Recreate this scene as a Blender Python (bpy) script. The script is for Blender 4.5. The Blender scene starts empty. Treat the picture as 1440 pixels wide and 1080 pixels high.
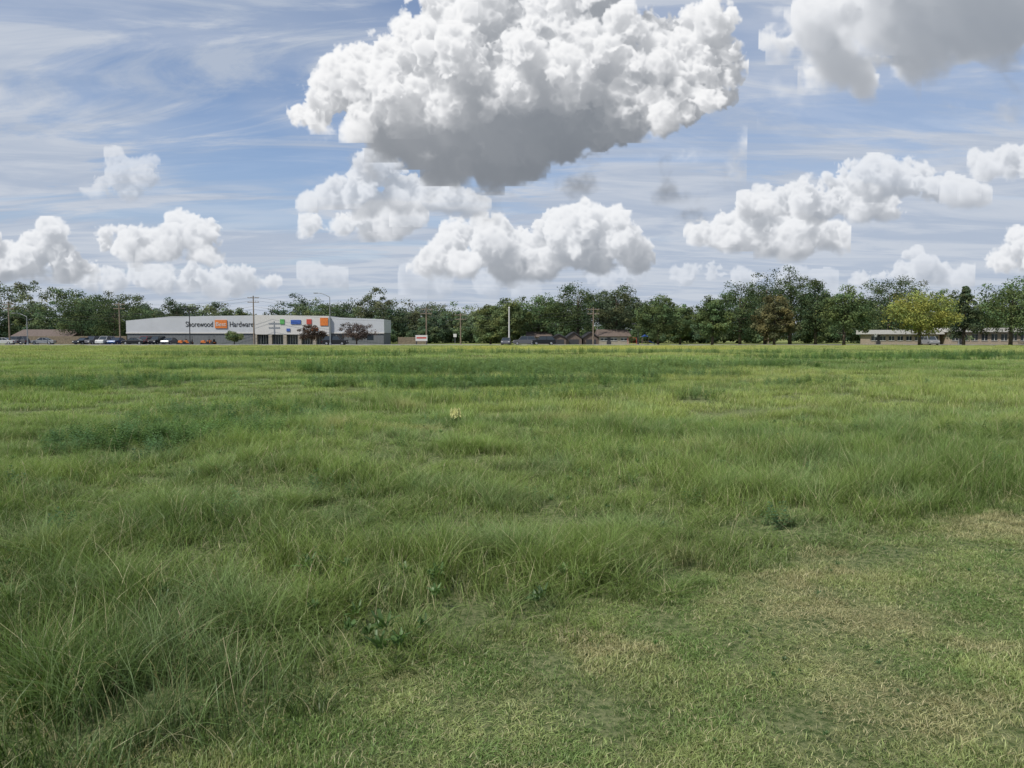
import bpy, math, random, time
import numpy as np
from mathutils import Vector, noise, Matrix
T0=time.time()
random.seed(7); RNG=np.random.default_rng(7)
scene=bpy.context.scene
scene.view_settings.view_transform='Standard'
scene.view_settings.look='None'
scene.view_settings.exposure=0
COL=scene.collection
F=1040.0; PITCH=math.atan(66/1040.0); CH=1.6
SP,CP=math.sin(PITCH),math.cos(PITCH)
def W(px,py,d):
    a=(px-720)/F; b=(540-py)/F
    y=CP+b*SP; z=-SP+b*CP
    return Vector((a*d/y, d, CH+z*d/y))
def X(px,d): return (px-720)/F*d
# ------------------------------------------------------------ camera
cam=bpy.data.cameras.new('camera'); camo=bpy.data.objects.new('camera',cam); COL.objects.link(camo)
cam.sensor_width=36; cam.lens=26; cam.clip_end=60000; cam.clip_start=0.05
camo.location=(0,0,CH); camo.rotation_euler=(math.radians(90)-PITCH,0,0)
scene.camera=camo
# ------------------------------------------------------------ light
EL=math.radians(50); sunv=Vector((-0.62,-0.55,0)).normalized()*math.cos(EL); sunv.z=math.sin(EL)
sl=bpy.data.lights.new('sun','SUN'); sl.energy=4.0; sl.angle=math.radians(0.6); sl.color=(1,0.95,0.86)
so=bpy.data.objects.new('sun',sl); COL.objects.link(so); so.rotation_euler=sunv.to_track_quat('Z','Y').to_euler(); so.location=(0,-20,60)
# ------------------------------------------------------------ node helpers
class NT:
    def __init__(s,nt): s.nt=nt; s.n=nt.nodes; s.l=nt.links
    def new(s,t,**k):
        n=s.n.new(t)
        for a,b in k.items(): setattr(n,a,b)
        return n
    def put(s,sock,v):
        if isinstance(v,bpy.types.NodeSocket): s.l.new(v,sock)
        else: sock.default_value=v
    def math(s,op,a,b=0.0,c=0.0,clamp=False):
        n=s.new('ShaderNodeMath',operation=op,use_clamp=clamp)
        s.put(n.inputs[0],a); s.put(n.inputs[1],b); s.put(n.inputs[2],c); return n.outputs[0]
    def vmath(s,op,a,b=(0,0,0)):
        n=s.new('ShaderNodeVectorMath',operation=op); s.put(n.inputs[0],a); s.put(n.inputs[1],b); return n.outputs[0]
    def mix(s,f,a,b,blend='MIX'):
        n=s.new('ShaderNodeMix',data_type='RGBA',blend_type=blend)
        s.put(n.inputs[0],f); s.put(n.inputs[6],a); s.put(n.inputs[7],b); return n.outputs[2]
    def noise(s,vec,scale,detail=3,rough=.5,dist=0.0):
        n=s.new('ShaderNodeTexNoise'); s.put(n.inputs['Vector'],vec); n.inputs['Scale'].default_value=scale
        n.inputs['Detail'].default_value=detail; n.inputs['Roughness'].default_value=rough; n.inputs['Distortion'].default_value=dist
        return n.outputs[0]
    def ss(s,v,a,b,lo=0.0,hi=1.0):
        n=s.new('ShaderNodeMapRange',interpolation_type='SMOOTHSTEP'); s.put(n.inputs[0],v)
        n.inputs[1].default_value=a;n.inputs[2].default_value=b;n.inputs[3].default_value=lo;n.inputs[4].default_value=hi
        return n.outputs[0]
def newmat(name):
    m=bpy.data.materials.new(name); m.use_nodes=True; t=NT(m.node_tree); t.n.clear()
    out=t.new('ShaderNodeOutputMaterial'); return m,t,out
def c4(c): return (c[0],c[1],c[2],1)
def simple(name,col,rough=.7,metal=0,var=.15,scale=3,bump=0.0,ribs=0):
    m,t,out=newmat(name); p=t.new('ShaderNodeBsdfPrincipled')
    g=t.new('ShaderNodeNewGeometry').outputs['Position']
    nz=t.noise(g,scale,5,.6)
    v=t.ss(nz,.3,.7,1-var,1+var)
    mc=t.vmath('SCALE',c4(col)[:3]); sc=mc.node; t.put(sc.inputs['Scale'],v)
    t.l.new(mc,p.inputs['Base Color']); p.inputs['Roughness'].default_value=rough; p.inputs['Metallic'].default_value=metal
    if ribs:
        w=t.new('ShaderNodeTexWave',bands_direction='X'); t.l.new(g,w.inputs['Vector']); w.inputs['Scale'].default_value=ribs
        b=t.new('ShaderNodeBump'); b.inputs['Strength'].default_value=.6; b.inputs['Distance'].default_value=.05
        t.l.new(w.outputs[1],b.inputs['Height']); t.l.new(b.outputs[0],p.inputs['Normal'])
    elif bump:
        b=t.new('ShaderNodeBump'); b.inputs['Strength'].default_value=bump; b.inputs['Distance'].default_value=.03
        t.l.new(nz,b.inputs['Height']); t.l.new(b.outputs[0],p.inputs['Normal'])
    t.l.new(p.outputs[0],out.inputs[0]); return m
# ------------------------------------------------------------ cumulus: volumes simulated on a grid, ray-marched to a sky chart with sunlight, shade and haze baked into its colours
RES=1.4; XL,XR,YB,YT=-1120.0,1120.0,0.0,630.0
NXC,NYC=int((XR-XL)/RES),int((YT-YB)/RES)
CAN=np.zeros((NYC,NXC,4),np.float32)   # row 0 = horizon
def chart(px,py):
    v=W(px,py,1.0); return v.x*F,(v.z-CH)*F
def bspl(n,cell,m,off):
    M=np.zeros((n,m),np.float32); x=np.arange(n)/cell+off; i=np.floor(x).astype(int); f=x-i
    w=[(1-f)**3/6,(3*f**3-6*f**2+4)/6,(-3*f**3+3*f**2+3*f+1)/6,f**3/6]
    for k in range(4): M[np.arange(n),i+k]+=w[k]
    return M
def vnoise(shape,cell,R):
    ms=[int(s/cell)+6 for s in shape]; L=R.normal(0,1,ms).astype(np.float32)
    for ax_ in range(3):
        M=bspl(shape[ax_],cell,ms[ax_],R.uniform(0,1)); L=np.moveaxis(np.tensordot(M,L,axes=(1,ax_)),0,ax_)
    L*=1.9; return L
def over(img,a,x0,y0):
    h,w=a.shape; xa,ya=max(0,x0),max(0,y0); xb,yb=min(NXC,x0+w),min(NYC,y0+h)
    if xb<=xa or yb<=ya: return
    s=img[ya-y0:yb-y0,xa-x0:xb-x0]; sa=a[ya-y0:yb-y0,xa-x0:xb-x0,None]; c=CAN[ya:yb,xa:xb]
    c[...,:3]=s+c[...,:3]*(1-sa); c[...,3:]=sa+c[...,3:]*(1-sa)
def cumulus(blobs,base_near,base_far,depth,haze=0.0,alpha=1.0,seed=1,kids=13,edge=3.0,fuzz=1.0,lump=1.0,amb=.30,topclip=630,rs=1.0,zfun=None,sun=1.0,SIG=.30,flat=.6,fine=True):
    R=np.random.default_rng(seed); B=[]
    for b in blobs:
        cx,cy=chart(b[0],b[1]); r=b[2]*rs
        z=b[3] if len(b)>3 else (zfun(b[1]) if zfun else R.uniform(-.35,.35)*depth*.6)
        B.append((cx,cy,z,r))
    B=np.array(B); rm=B[:,3]*1.5
    x0=math.floor((B[:,0]-rm).min()/RES); x1=math.ceil((B[:,0]+rm).max()/RES)
    x0=max(x0,int(XL/RES)-30); x1=min(x1,int(XR/RES)+30)
    ybn=chart(720,base_near)[1]; ybf=chart(720,base_far)[1]
    y0=math.floor((min(ybf,ybn)-40)/RES); y1=math.ceil(min((B[:,1]+rm).max(),topclip)/RES)
    nz_=int(depth*1.35/RES); zc=nz_/2
    nx,ny=x1-x0,y1-y0
    S=np.full((ny,nx,nz_),-30,np.float32)
    def stamp(cx,cy,cz,r):
        cx=cx/RES-x0; cy=cy/RES-y0; cz=cz/RES+zc; r=r/RES; e=r+4
        a,b=max(0,int(cy-e)),min(ny,int(cy+e)+2); c,d=max(0,int(cx-e)),min(nx,int(cx+e)+2); g,h=max(0,int(cz-e)),min(nz_,int(cz+e)+2)
        if a>=b or c>=d or g>=h: return
        yy=(np.arange(a,b,dtype=np.float32)-cy)**2; xx=(np.arange(c,d,dtype=np.float32)-cx)**2; zz=(np.arange(g,h,dtype=np.float32)-cz)**2
        q=(r-np.sqrt(yy[:,None,None]+xx[None,:,None]+zz[None,None,:]))*RES
        v=S[a:b,c:d,g:h]; np.maximum(v,q,out=v)
    def up(v,lo=-.2):
        v=v/np.linalg.norm(v); 
        if v[1]<lo: v[1]*=-1
        return v
    for cx,cy,cz,r in B:
        stamp(cx,cy,cz,r*.82)
        for k in range(kids):
            v=up(R.normal(0,1,3)); r2=r*(.16+.38*R.random()**1.6); c2=np.array([cx,cy,cz])+v*r*R.uniform(.7,.92)*np.array([1.15,.9,1]); stamp(*c2,r2)
            for j in range(6):
                v2=R.normal(0,1,3)+v*1.2; v2/=np.linalg.norm(v2); r3=r2*(.2+.35*R.random()); c3=c2+v2*r2*.92; stamp(*c3,r3)
                if r3>5:
                    for l in range(3):
                        v3=R.normal(0,1,3)+v2*1.2; v3/=np.linalg.norm(v3); stamp(*(c3+v3*r3*.9),r3*R.uniform(.3,.55))
    sh=S.shape
    n1=vnoise(sh,26/RES,R)
    S+=n1*8.0*lump
    n2=vnoise(sh,11/RES,R); S+=(.55-np.abs(n2))*7.5*lump
    n3=vnoise(sh,5.0/RES,R); S+=(.55-np.abs(n3))*4.6*lump
    if fine: n4=vnoise(sh,2.6/RES,R); S+=n4*1.3*lump; del n4
    yy=(np.arange(ny)+y0)*RES; zf=np.linspace(0,1,nz_); yb=ybn+(ybf-ybn)*zf
    bd=(yy[:,None,None]-yb[None,None,:]).astype(np.float32)
    S=np.minimum(S,bd*flat+n1*6*lump+n2*5*lump+n3*2)
    ew=edge+ (20*fuzz)*np.clip(1-bd/(34*fuzz+2),0,1)
    ew=ew*(1+.9*np.clip(n1,-.85,1.8))
    rho=np.clip(S/ew+.3,0,1).astype(np.float32); rho=rho*rho*(3-2*rho)
    rho*=np.clip((yy-yy[0])/22.0,0,1).astype(np.float32)[:,None,None]**1.5
    rho[:, :2]=0; rho[:, -2:]=0; rho[:,:,:1]=0
    rho*=SIG*RES
    del n1,n2,n3,bd,ew,S
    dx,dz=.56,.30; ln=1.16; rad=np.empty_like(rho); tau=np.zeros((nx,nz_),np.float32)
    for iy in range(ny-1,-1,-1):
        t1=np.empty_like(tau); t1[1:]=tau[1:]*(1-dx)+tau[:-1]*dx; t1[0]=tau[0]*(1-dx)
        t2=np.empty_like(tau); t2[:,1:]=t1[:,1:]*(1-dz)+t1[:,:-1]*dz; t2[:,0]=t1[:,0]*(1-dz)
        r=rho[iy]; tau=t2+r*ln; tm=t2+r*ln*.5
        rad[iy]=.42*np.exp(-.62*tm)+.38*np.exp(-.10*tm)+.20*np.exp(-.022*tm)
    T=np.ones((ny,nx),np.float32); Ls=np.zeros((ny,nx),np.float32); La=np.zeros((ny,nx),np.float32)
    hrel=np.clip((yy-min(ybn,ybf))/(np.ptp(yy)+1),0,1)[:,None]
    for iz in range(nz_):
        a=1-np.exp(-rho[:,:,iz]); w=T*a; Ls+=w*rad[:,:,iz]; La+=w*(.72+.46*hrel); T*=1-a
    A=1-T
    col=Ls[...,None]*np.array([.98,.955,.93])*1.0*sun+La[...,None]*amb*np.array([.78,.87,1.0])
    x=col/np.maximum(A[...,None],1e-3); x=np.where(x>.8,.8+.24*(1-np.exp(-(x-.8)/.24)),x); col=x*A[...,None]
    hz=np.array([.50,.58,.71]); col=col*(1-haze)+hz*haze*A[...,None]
    over(col.astype(np.float32)*alpha,A*alpha,x0-int(XL/RES),y0)
far=[([(440,393,15),(470,398,13)],402,404,30,.45,.7),
([(965,395,16),(1000,390,16),(985,382,11),(1040,398,14)],404,407,32,.45,.75),
([(580,395,15),(620,402,15),(680,400,16),(740,405,16),(850,395,16),(890,392,15)],405,410,34,.5,.65),
([(1060,396,14),(1110,398,14),(1160,400,13)],402,408,30,.5,.6),
([(1235,390,13),(1265,386,15),(1298,376,17),(1285,362,10),(1320,388,15),(1350,392,14),(1210,394,12)],394,400,34,.35,.8),
([(265,396,20),(315,388,18),(345,398,16),(380,398,11),(200,398,16),(230,396,16),(300,402,16),(160,396,14),(120,392,14)],404,410,40,.3,.85),
([(5,376,18),(25,368,20),(55,350,22),(75,328,14),(45,372,22),(95,374,20),(80,360,20),(120,378,14),(-40,360,26),(-90,370,26)],382,392,50,.15,.93),
([(145,345,18),(190,342,23),(230,346,20),(262,320,18),(292,322,13),(280,348,22),(245,362,18),(165,352,16),(290,372,18),(210,360,16)],358,376,50,.15,.93),
([(595,376,16),(605,372,20),(640,350,24),(690,345,28),(735,352,26),(655,378,24),(715,378,24),(790,320,30),(830,316,30),(800,350,30),(865,333,26),(890,352,18),(840,362,24),(760,372,24),(900,368,14)],374,394,66,.13,.95),
([(1410,370,18),(1440,352,22),(1470,362,28),(1520,350,30)],380,390,48,.16,.95),
([(990,328,20),(1015,330,22),(1045,322,26),(1060,296,14),(1090,334,26),(1130,330,26),(1165,340,20),(1110,345,20),(1010,312,14)],342,360,52,.14,.94),
([(1060,294,16),(1090,288,22),(1130,280,24),(1180,280,26),(1155,292,22),(1215,292,22),(1245,298,18),(1260,304,12)],298,314,50,.18,.92),
([(440,324,16),(485,320,20),(515,316,20),(545,312,22),(575,308,18),(460,328,14)],324,338,46,.15,.88),
([(470,272,18),(500,266,22),(530,238,20),(560,262,26),(600,275,28),(635,288,22),(560,285,24),(430,284,10),(670,300,14),(520,285,20)],280,308,56,.2,.85),
([(1205,250,20),(1240,255,24),(1275,260,24),(1315,268,22),(1350,274,16),(1380,280,10)],266,288,46,.25,.88),
([(1385,238,16),(1415,234,18),(1445,228,22),(1480,235,25),(1530,240,25)],244,258,44,.25,.88),
([(165,240,20),(195,246,17),(140,268,15),(175,268,13),(215,252,9),(120,272,9)],268,282,40,.28,.6),
([(1550,300,30),(1600,290,40),(1660,310,36)],320,335,60,.2,.9),([(-140,300,30),(-190,290,36)],320,330,60,.2,.9)]
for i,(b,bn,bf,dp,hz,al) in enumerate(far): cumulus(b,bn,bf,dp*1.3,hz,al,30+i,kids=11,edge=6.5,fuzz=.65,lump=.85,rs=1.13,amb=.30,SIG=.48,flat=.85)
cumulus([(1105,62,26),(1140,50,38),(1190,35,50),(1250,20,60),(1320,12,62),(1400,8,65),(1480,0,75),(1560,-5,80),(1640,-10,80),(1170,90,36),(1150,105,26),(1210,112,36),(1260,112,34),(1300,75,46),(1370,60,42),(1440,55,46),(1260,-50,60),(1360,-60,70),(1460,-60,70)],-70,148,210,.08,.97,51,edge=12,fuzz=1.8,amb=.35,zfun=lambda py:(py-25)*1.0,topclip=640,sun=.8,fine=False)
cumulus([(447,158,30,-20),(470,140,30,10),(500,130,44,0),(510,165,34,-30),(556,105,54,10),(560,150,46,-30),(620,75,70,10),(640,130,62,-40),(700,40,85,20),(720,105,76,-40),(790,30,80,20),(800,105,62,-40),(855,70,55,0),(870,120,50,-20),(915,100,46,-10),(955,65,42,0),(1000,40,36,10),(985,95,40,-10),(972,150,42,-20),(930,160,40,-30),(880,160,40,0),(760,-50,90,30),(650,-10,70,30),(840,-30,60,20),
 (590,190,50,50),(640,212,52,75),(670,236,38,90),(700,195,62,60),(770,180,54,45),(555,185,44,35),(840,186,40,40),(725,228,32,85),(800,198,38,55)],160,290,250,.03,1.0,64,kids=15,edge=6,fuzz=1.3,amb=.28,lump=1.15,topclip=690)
tc_=time.time()-T0; print('clouds',tc_)
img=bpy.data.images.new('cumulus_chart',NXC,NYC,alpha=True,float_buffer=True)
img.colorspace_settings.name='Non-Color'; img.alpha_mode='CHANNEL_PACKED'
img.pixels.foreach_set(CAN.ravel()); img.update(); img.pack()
# ------------------------------------------------------------ world
world=bpy.data.worlds.new('World'); scene.world=world; world.use_nodes=True
try: world.cycles.sampling_method='MANUAL'; world.cycles.sample_map_resolution=512
except Exception: pass
t=NT(world.node_tree); t.n.clear()
wo=t.new('ShaderNodeOutputWorld'); bg=t.new('ShaderNodeBackground'); bg.inputs[1].default_value=0.1
sky=t.new('ShaderNodeTexSky',sky_type='NISHITA'); sky.sun_disc=False; sky.sun_elevation=EL; sky.sun_rotation=math.atan2(sunv.x,sunv.y)
sky.altitude=180; sky.air_density=1.0; sky.dust_density=1.0; sky.ozone_density=1.6
tc=t.new('ShaderNodeTexCoord').outputs['Generated']
sep=t.new('ShaderNodeSeparateXYZ'); t.l.new(tc,sep.inputs[0])
zz=t.math('ADD',t.math('MAXIMUM',sep.outputs[2],0.0),0.12)
comb=t.new('ShaderNodeCombineXYZ'); t.l.new(t.math('DIVIDE',sep.outputs[0],zz),comb.inputs[0]); t.l.new(t.math('DIVIDE',sep.outputs[1],zz),comb.inputs[1])
mp=t.new('ShaderNodeMapping'); t.l.new(comb.outputs[0],mp.inputs[0]); mp.inputs['Rotation'].default_value=(0,0,math.radians(-20)); mp.inputs['Scale'].default_value=(.42,1.15,1)
n1=t.noise(mp.outputs[0],1.9,7,.62,1.3)
n2=t.noise(mp.outputs[0],.62,4,.55,.6)
n3_=t.noise(mp.outputs[0],3.2,5,.6,.8)
veil=t.math('ADD',t.math('MULTIPLY',t.ss(n1,.42,.62,0,.85),t.ss(n2,.34,.50,.45,1.0)),t.ss(n2,.42,.58,0,.55))
low=t.ss(sep.outputs[2],0.0,.28,.80,0.0)
rightm=t.ss(sep.outputs[0],-.35,.45,.10,.46)
fac=t.math('MINIMUM',t.math('ADD',t.math('ADD',t.math('MULTIPLY',veil,.88),low),rightm),.96)
vc=t.mix(t.ss(n3_,.38,.62),(4.4,5.05,6.2,1),(5.7,6.15,6.95,1))
c=t.mix(fac,t.mix(1.0,sky.outputs[0],(1.08,1.16,1.30,1),'MULTIPLY'),vc)
yy_=t.math('MAXIMUM',sep.outputs[1],.02)
U=t.math('DIVIDE',sep.outputs[0],yy_); Vv=t.math('DIVIDE',sep.outputs[2],yy_)
cu=t.math('MULTIPLY_ADD',U,F/(XR-XL),-XL/(XR-XL)); cv=t.math('MULTIPLY_ADD',Vv,F/(YT-YB),-YB/(YT-YB))
cb=t.new('ShaderNodeCombineXYZ'); t.l.new(cu,cb.inputs[0]); t.l.new(cv,cb.inputs[1])
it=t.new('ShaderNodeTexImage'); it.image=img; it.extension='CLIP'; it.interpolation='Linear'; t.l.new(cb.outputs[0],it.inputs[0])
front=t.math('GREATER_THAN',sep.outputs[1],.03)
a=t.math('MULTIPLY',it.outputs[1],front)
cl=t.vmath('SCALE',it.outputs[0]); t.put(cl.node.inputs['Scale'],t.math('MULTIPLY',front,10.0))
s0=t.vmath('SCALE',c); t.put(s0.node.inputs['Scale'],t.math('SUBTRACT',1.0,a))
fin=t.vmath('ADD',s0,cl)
t.l.new(fin,bg.inputs[0]); t.l.new(bg.outputs[0],wo.inputs[0])
# ------------------------------------------------------------ mesh helpers
def np_mesh(name,V,Fc,col=None,smooth=False,mats=(),midx=None):
    me=bpy.data.meshes.new(name); V=np.asarray(V,dtype=np.float32); Fc=np.asarray(Fc,dtype=np.int32)
    k=Fc.shape[1]; n=len(Fc)
    me.vertices.add(len(V)); me.vertices.foreach_set('co',V.ravel())
    me.loops.add(n*k); me.loops.foreach_set('vertex_index',Fc.ravel())
    me.polygons.add(n); me.polygons.foreach_set('loop_start',np.arange(0,n*k,k,dtype=np.int32))
    if midx is not None: me.polygons.foreach_set('material_index',np.asarray(midx,dtype=np.int32))
    me.update(calc_edges=True)
    me.polygons.foreach_set('use_smooth',np.full(n,smooth))
    if col is not None:
        a=me.color_attributes.new('Col','FLOAT_COLOR','POINT'); cc=np.ones((len(V),4),np.float32); cc[:,:col.shape[1]]=col
        a.data.foreach_set('color',cc.ravel())
    for m in mats: me.materials.append(m)
    return me
def link(name,me,parent=None,loc=None):
    o=bpy.data.objects.new(name,me); COL.objects.link(o)
    if parent: o.parent=parent
    if loc: o.location=loc
    return o
class MB:
    def __init__(s): s.v=[];s.f=[];s.m=[]
    def raw(s,vs,fs,mat=0):
        b=len(s.v); s.v+= [tuple(v) for v in vs]; s.f+=[tuple(b+i for i in f) for f in fs]; s.m+=[mat]*len(fs)
    def box(s,x0,x1,y0,y1,z0,z1,mat=0):
        vs=[(x0,y0,z0),(x1,y0,z0),(x1,y1,z0),(x0,y1,z0),(x0,y0,z1),(x1,y0,z1),(x1,y1,z1),(x0,y1,z1)]
        s.raw(vs,[(0,3,2,1),(4,5,6,7),(0,1,5,4),(1,2,6,5),(2,3,7,6),(3,0,4,7)],mat)
    def prism(s,pts,y0,y1,mat=0,taper=0.0,tz=None):
        n=len(pts)
        zs=[p[1] for p in pts]; z0,z1=min(zs),max(zs)
        def sh(p): return taper*((p[1]-z0)/(z1-z0+1e-6))
        vs=[(p[0],y0+sh(p),p[1]) for p in pts]+[(p[0],y1-sh(p),p[1]) for p in pts]
        fs=[tuple(range(n)),tuple(range(2*n-1,n-1,-1))]+[(i,i+n,(i+1)%n+n,(i+1)%n) for i in range(n)]
        s.raw(vs,fs,mat)
    def cyl(s,p0,p1,r0,r1,n=8,mat=0,cap=True):
        p0=Vector(p0);p1=Vector(p1); d=(p1-p0).normalized(); u=d.orthogonal().normalized(); w=d.cross(u)
        vs=[];
        for p,r in((p0,r0),(p1,r1)):
            for i in range(n):
                a=2*math.pi*i/n; vs.append(p+u*math.cos(a)*r+w*math.sin(a)*r)
        fs=[(i,(i+1)%n,(i+1)%n+n,i+n) for i in range(n)]
        if cap: fs+=[tuple(range(n-1,-1,-1)),tuple(range(n,2*n))]
        s.raw(vs,fs,mat)
    def obj(s,name,mats,parent=None,loc=None,bevel=0,smooth=False):
        me=bpy.data.meshes.new(name); me.from_pydata(s.v,[],s.f); me.update()
        for m in mats: me.materials.append(m)
        me.polygons.foreach_set('material_index',s.m)
        if smooth: me.polygons.foreach_set('use_smooth',[True]*len(s.f))
        o=link(name,me,parent,loc)
        if bevel:
            b=o.modifiers.new('bevel','BEVEL'); b.width=bevel; b.segments=2; b.limit_method='ANGLE'
        return o
def empty(name,loc=(0,0,0),rz=0):
    e=bpy.data.objects.new(name,None); COL.objects.link(e); e.location=loc; e.rotation_euler=(0,0,rz); return e
def nz(x,y,s,o=0): return noise.noise((x*s+o,y*s-o,o*.37))
# mow edge
EDGE=[(-30,-14),(-6,-.3),(-2.5,1.9),(-1.11,2.75),(-.68,3.22),(-.07,3.61),(.59,4.10),(1.04,4.49),(1.87,5.1),(2.87,5.62),(4.65,6.7),(8,9.2),(30,25),(80,58),(400,200)]
EX=np.array([e[0] for e in EDGE]);EY=np.array([e[1] for e in EDGE])
def edge(x): return np.interp(x,EX,EY)
def gz(x,y):
    f=max(0,1-math.hypot(x,y)/110)
    e=min(1,max(0,(y-float(edge(x)))/2.0))
    return f*(0.16*nz(x,y,.18,3)+0.07*nz(x,y,.6,9))*(.2+.8*e)
# ------------------------------------------------------------ ground
def axis(lim):
    a=[0];s=.4
    while a[-1]<lim:
        a.append(a[-1]+s)
        if a[-1]>14: s*=1.12
    a=np.array(a); return np.concatenate([-a[:0:-1],a])
ax=axis(30000)
xx,yy=np.meshgrid(ax,ax); V=np.stack([xx.ravel(),yy.ravel(),np.zeros(xx.size)],1)
for i in range(len(V)):
    if abs(V[i,0])<110 and abs(V[i,1])<110: V[i,2]=gz(V[i,0],V[i,1])
n=len(ax); ii=np.arange(n*n).reshape(n,n)
Fc=np.stack([ii[:-1,:-1].ravel(),ii[:-1,1:].ravel(),ii[1:,1:].ravel(),ii[1:,:-1].ravel()],1)
PAL=dict(deep=(.135,.220,.055),mid=(.250,.350,.092),yellow=(.345,.400,.118),blue=(.235,.340,.145),far=(.375,.405,.130))
def field_color(t):
    g=t.new('ShaderNodeNewGeometry').outputs['Position']
    sp=t.new('ShaderNodeSeparateXYZ'); t.l.new(g,sp.inputs[0])
    mp=t.new('ShaderNodeMapping'); t.l.new(g,mp.inputs[0]); mp.inputs['Scale'].default_value=(.5,1,1)
    a=t.noise(mp.outputs[0],.17,4,.6,.3); b=t.noise(mp.outputs[0],.045,2,.5); cN=t.noise(g,.9,2,.6)
    c1=t.mix(t.ss(a,.41,.55),c4(PAL['deep']),c4(PAL['mid']))
    c2=t.mix(t.ss(b,.44,.60),c1,c4(PAL['yellow']))
    c3=t.mix(t.ss(cN,.45,.66,0,.6),c2,c4(PAL['blue']))
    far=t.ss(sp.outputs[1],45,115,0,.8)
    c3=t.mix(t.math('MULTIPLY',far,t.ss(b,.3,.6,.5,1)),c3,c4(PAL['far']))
    dry=t.ss(t.noise(mp.outputs[0],.55,3,.6),.57,.68,0,.6)
    c3=t.mix(dry,c3,(.45,.42,.20,1))
    st=t.math('MULTIPLY',t.math('MULTIPLY',t.ss(sp.outputs[1],82,96),t.ss(sp.outputs[1],118,128,1,0)),t.math('MULTIPLY',t.ss(sp.outputs[0],-14,-4),t.ss(sp.outputs[0],24,38,.7,0)))
    c3=t.mix(st,c3,(.50,.50,.12,1))
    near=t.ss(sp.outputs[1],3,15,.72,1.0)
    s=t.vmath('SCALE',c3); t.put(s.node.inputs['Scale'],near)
    return s,g
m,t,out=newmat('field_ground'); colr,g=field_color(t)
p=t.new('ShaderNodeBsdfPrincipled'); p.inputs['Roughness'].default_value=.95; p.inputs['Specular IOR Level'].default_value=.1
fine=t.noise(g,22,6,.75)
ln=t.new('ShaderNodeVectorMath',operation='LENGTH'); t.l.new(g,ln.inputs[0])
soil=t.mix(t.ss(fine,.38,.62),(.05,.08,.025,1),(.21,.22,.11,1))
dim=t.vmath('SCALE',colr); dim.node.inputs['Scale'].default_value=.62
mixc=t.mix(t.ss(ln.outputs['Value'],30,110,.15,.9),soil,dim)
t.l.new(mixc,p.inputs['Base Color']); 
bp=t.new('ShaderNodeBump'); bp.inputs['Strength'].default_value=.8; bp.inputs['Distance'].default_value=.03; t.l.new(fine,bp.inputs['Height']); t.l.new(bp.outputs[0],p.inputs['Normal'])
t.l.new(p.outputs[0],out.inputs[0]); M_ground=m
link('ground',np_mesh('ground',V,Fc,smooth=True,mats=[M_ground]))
# ------------------------------------------------------------ grass material
def grass_mat(name,tall=True,tint=(1,1,1),straw=.06):
    m,t,out=newmat(name)
    at=t.new('ShaderNodeAttribute',attribute_name='Col'); sp=t.new('ShaderNodeSeparateColor'); t.l.new(at.outputs['Color'],sp.inputs[0])
    h,r=sp.outputs[0],sp.outputs[1]
    if tall:
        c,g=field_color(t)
    else:
        g=t.new('ShaderNodeNewGeometry').outputs['Position']
        a=t.noise(g,1.6,3,.6); b=t.noise(g,.75,4,.65)
        c=t.mix(t.ss(a,.40,.60),(.185,.280,.085,1),(.33,.395,.150,1))
        c=t.mix(t.ss(b,.48,.61,0,.75),c,(.47,.42,.24,1))
    oi=t.new('ShaderNodeObjectInfo')
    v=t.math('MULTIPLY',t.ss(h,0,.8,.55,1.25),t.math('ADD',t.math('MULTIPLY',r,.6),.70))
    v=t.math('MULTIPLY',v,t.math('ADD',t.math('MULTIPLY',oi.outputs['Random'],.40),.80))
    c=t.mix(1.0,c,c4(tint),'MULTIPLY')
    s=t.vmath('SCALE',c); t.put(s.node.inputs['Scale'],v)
    s=t.mix(t.ss(r,1-straw-.01,1-straw,0,.8),s,(.52,.46,.28,1))
    d=t.new('ShaderNodeBsdfDiffuse'); t.l.new(s,d.inputs[0])
    tr=t.new('ShaderNodeBsdfTranslucent'); t.l.new(t.mix(1.0,s,(1.1,1.1,.75,1),'MULTIPLY'),tr.inputs[0])
    mx=t.new('ShaderNodeMixShader'); mx.inputs[0].default_value=.38; t.l.new(d.outputs[0],mx.inputs[1]); t.l.new(tr.outputs[0],mx.inputs[2])
    gl=t.new('ShaderNodeBsdfGlossy'); gl.inputs['Roughness'].default_value=.45; gl.inputs[0].default_value=(1,1,.95,1)
    m2=t.new('ShaderNodeMixShader'); m2.inputs[0].default_value=.02; t.l.new(mx.outputs[0],m2.inputs[1]); t.l.new(gl.outputs[0],m2.inputs[2])
    t.l.new(m2.outputs[0],out.inputs[0]); return m
M_tall=grass_mat('tall_grass',True,straw=.08); M_mown=grass_mat('mown_grass',False,straw=.14)
M_weed=grass_mat('weed_leaf',True,tint=(.48,.60,.70),straw=0.0)
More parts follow.
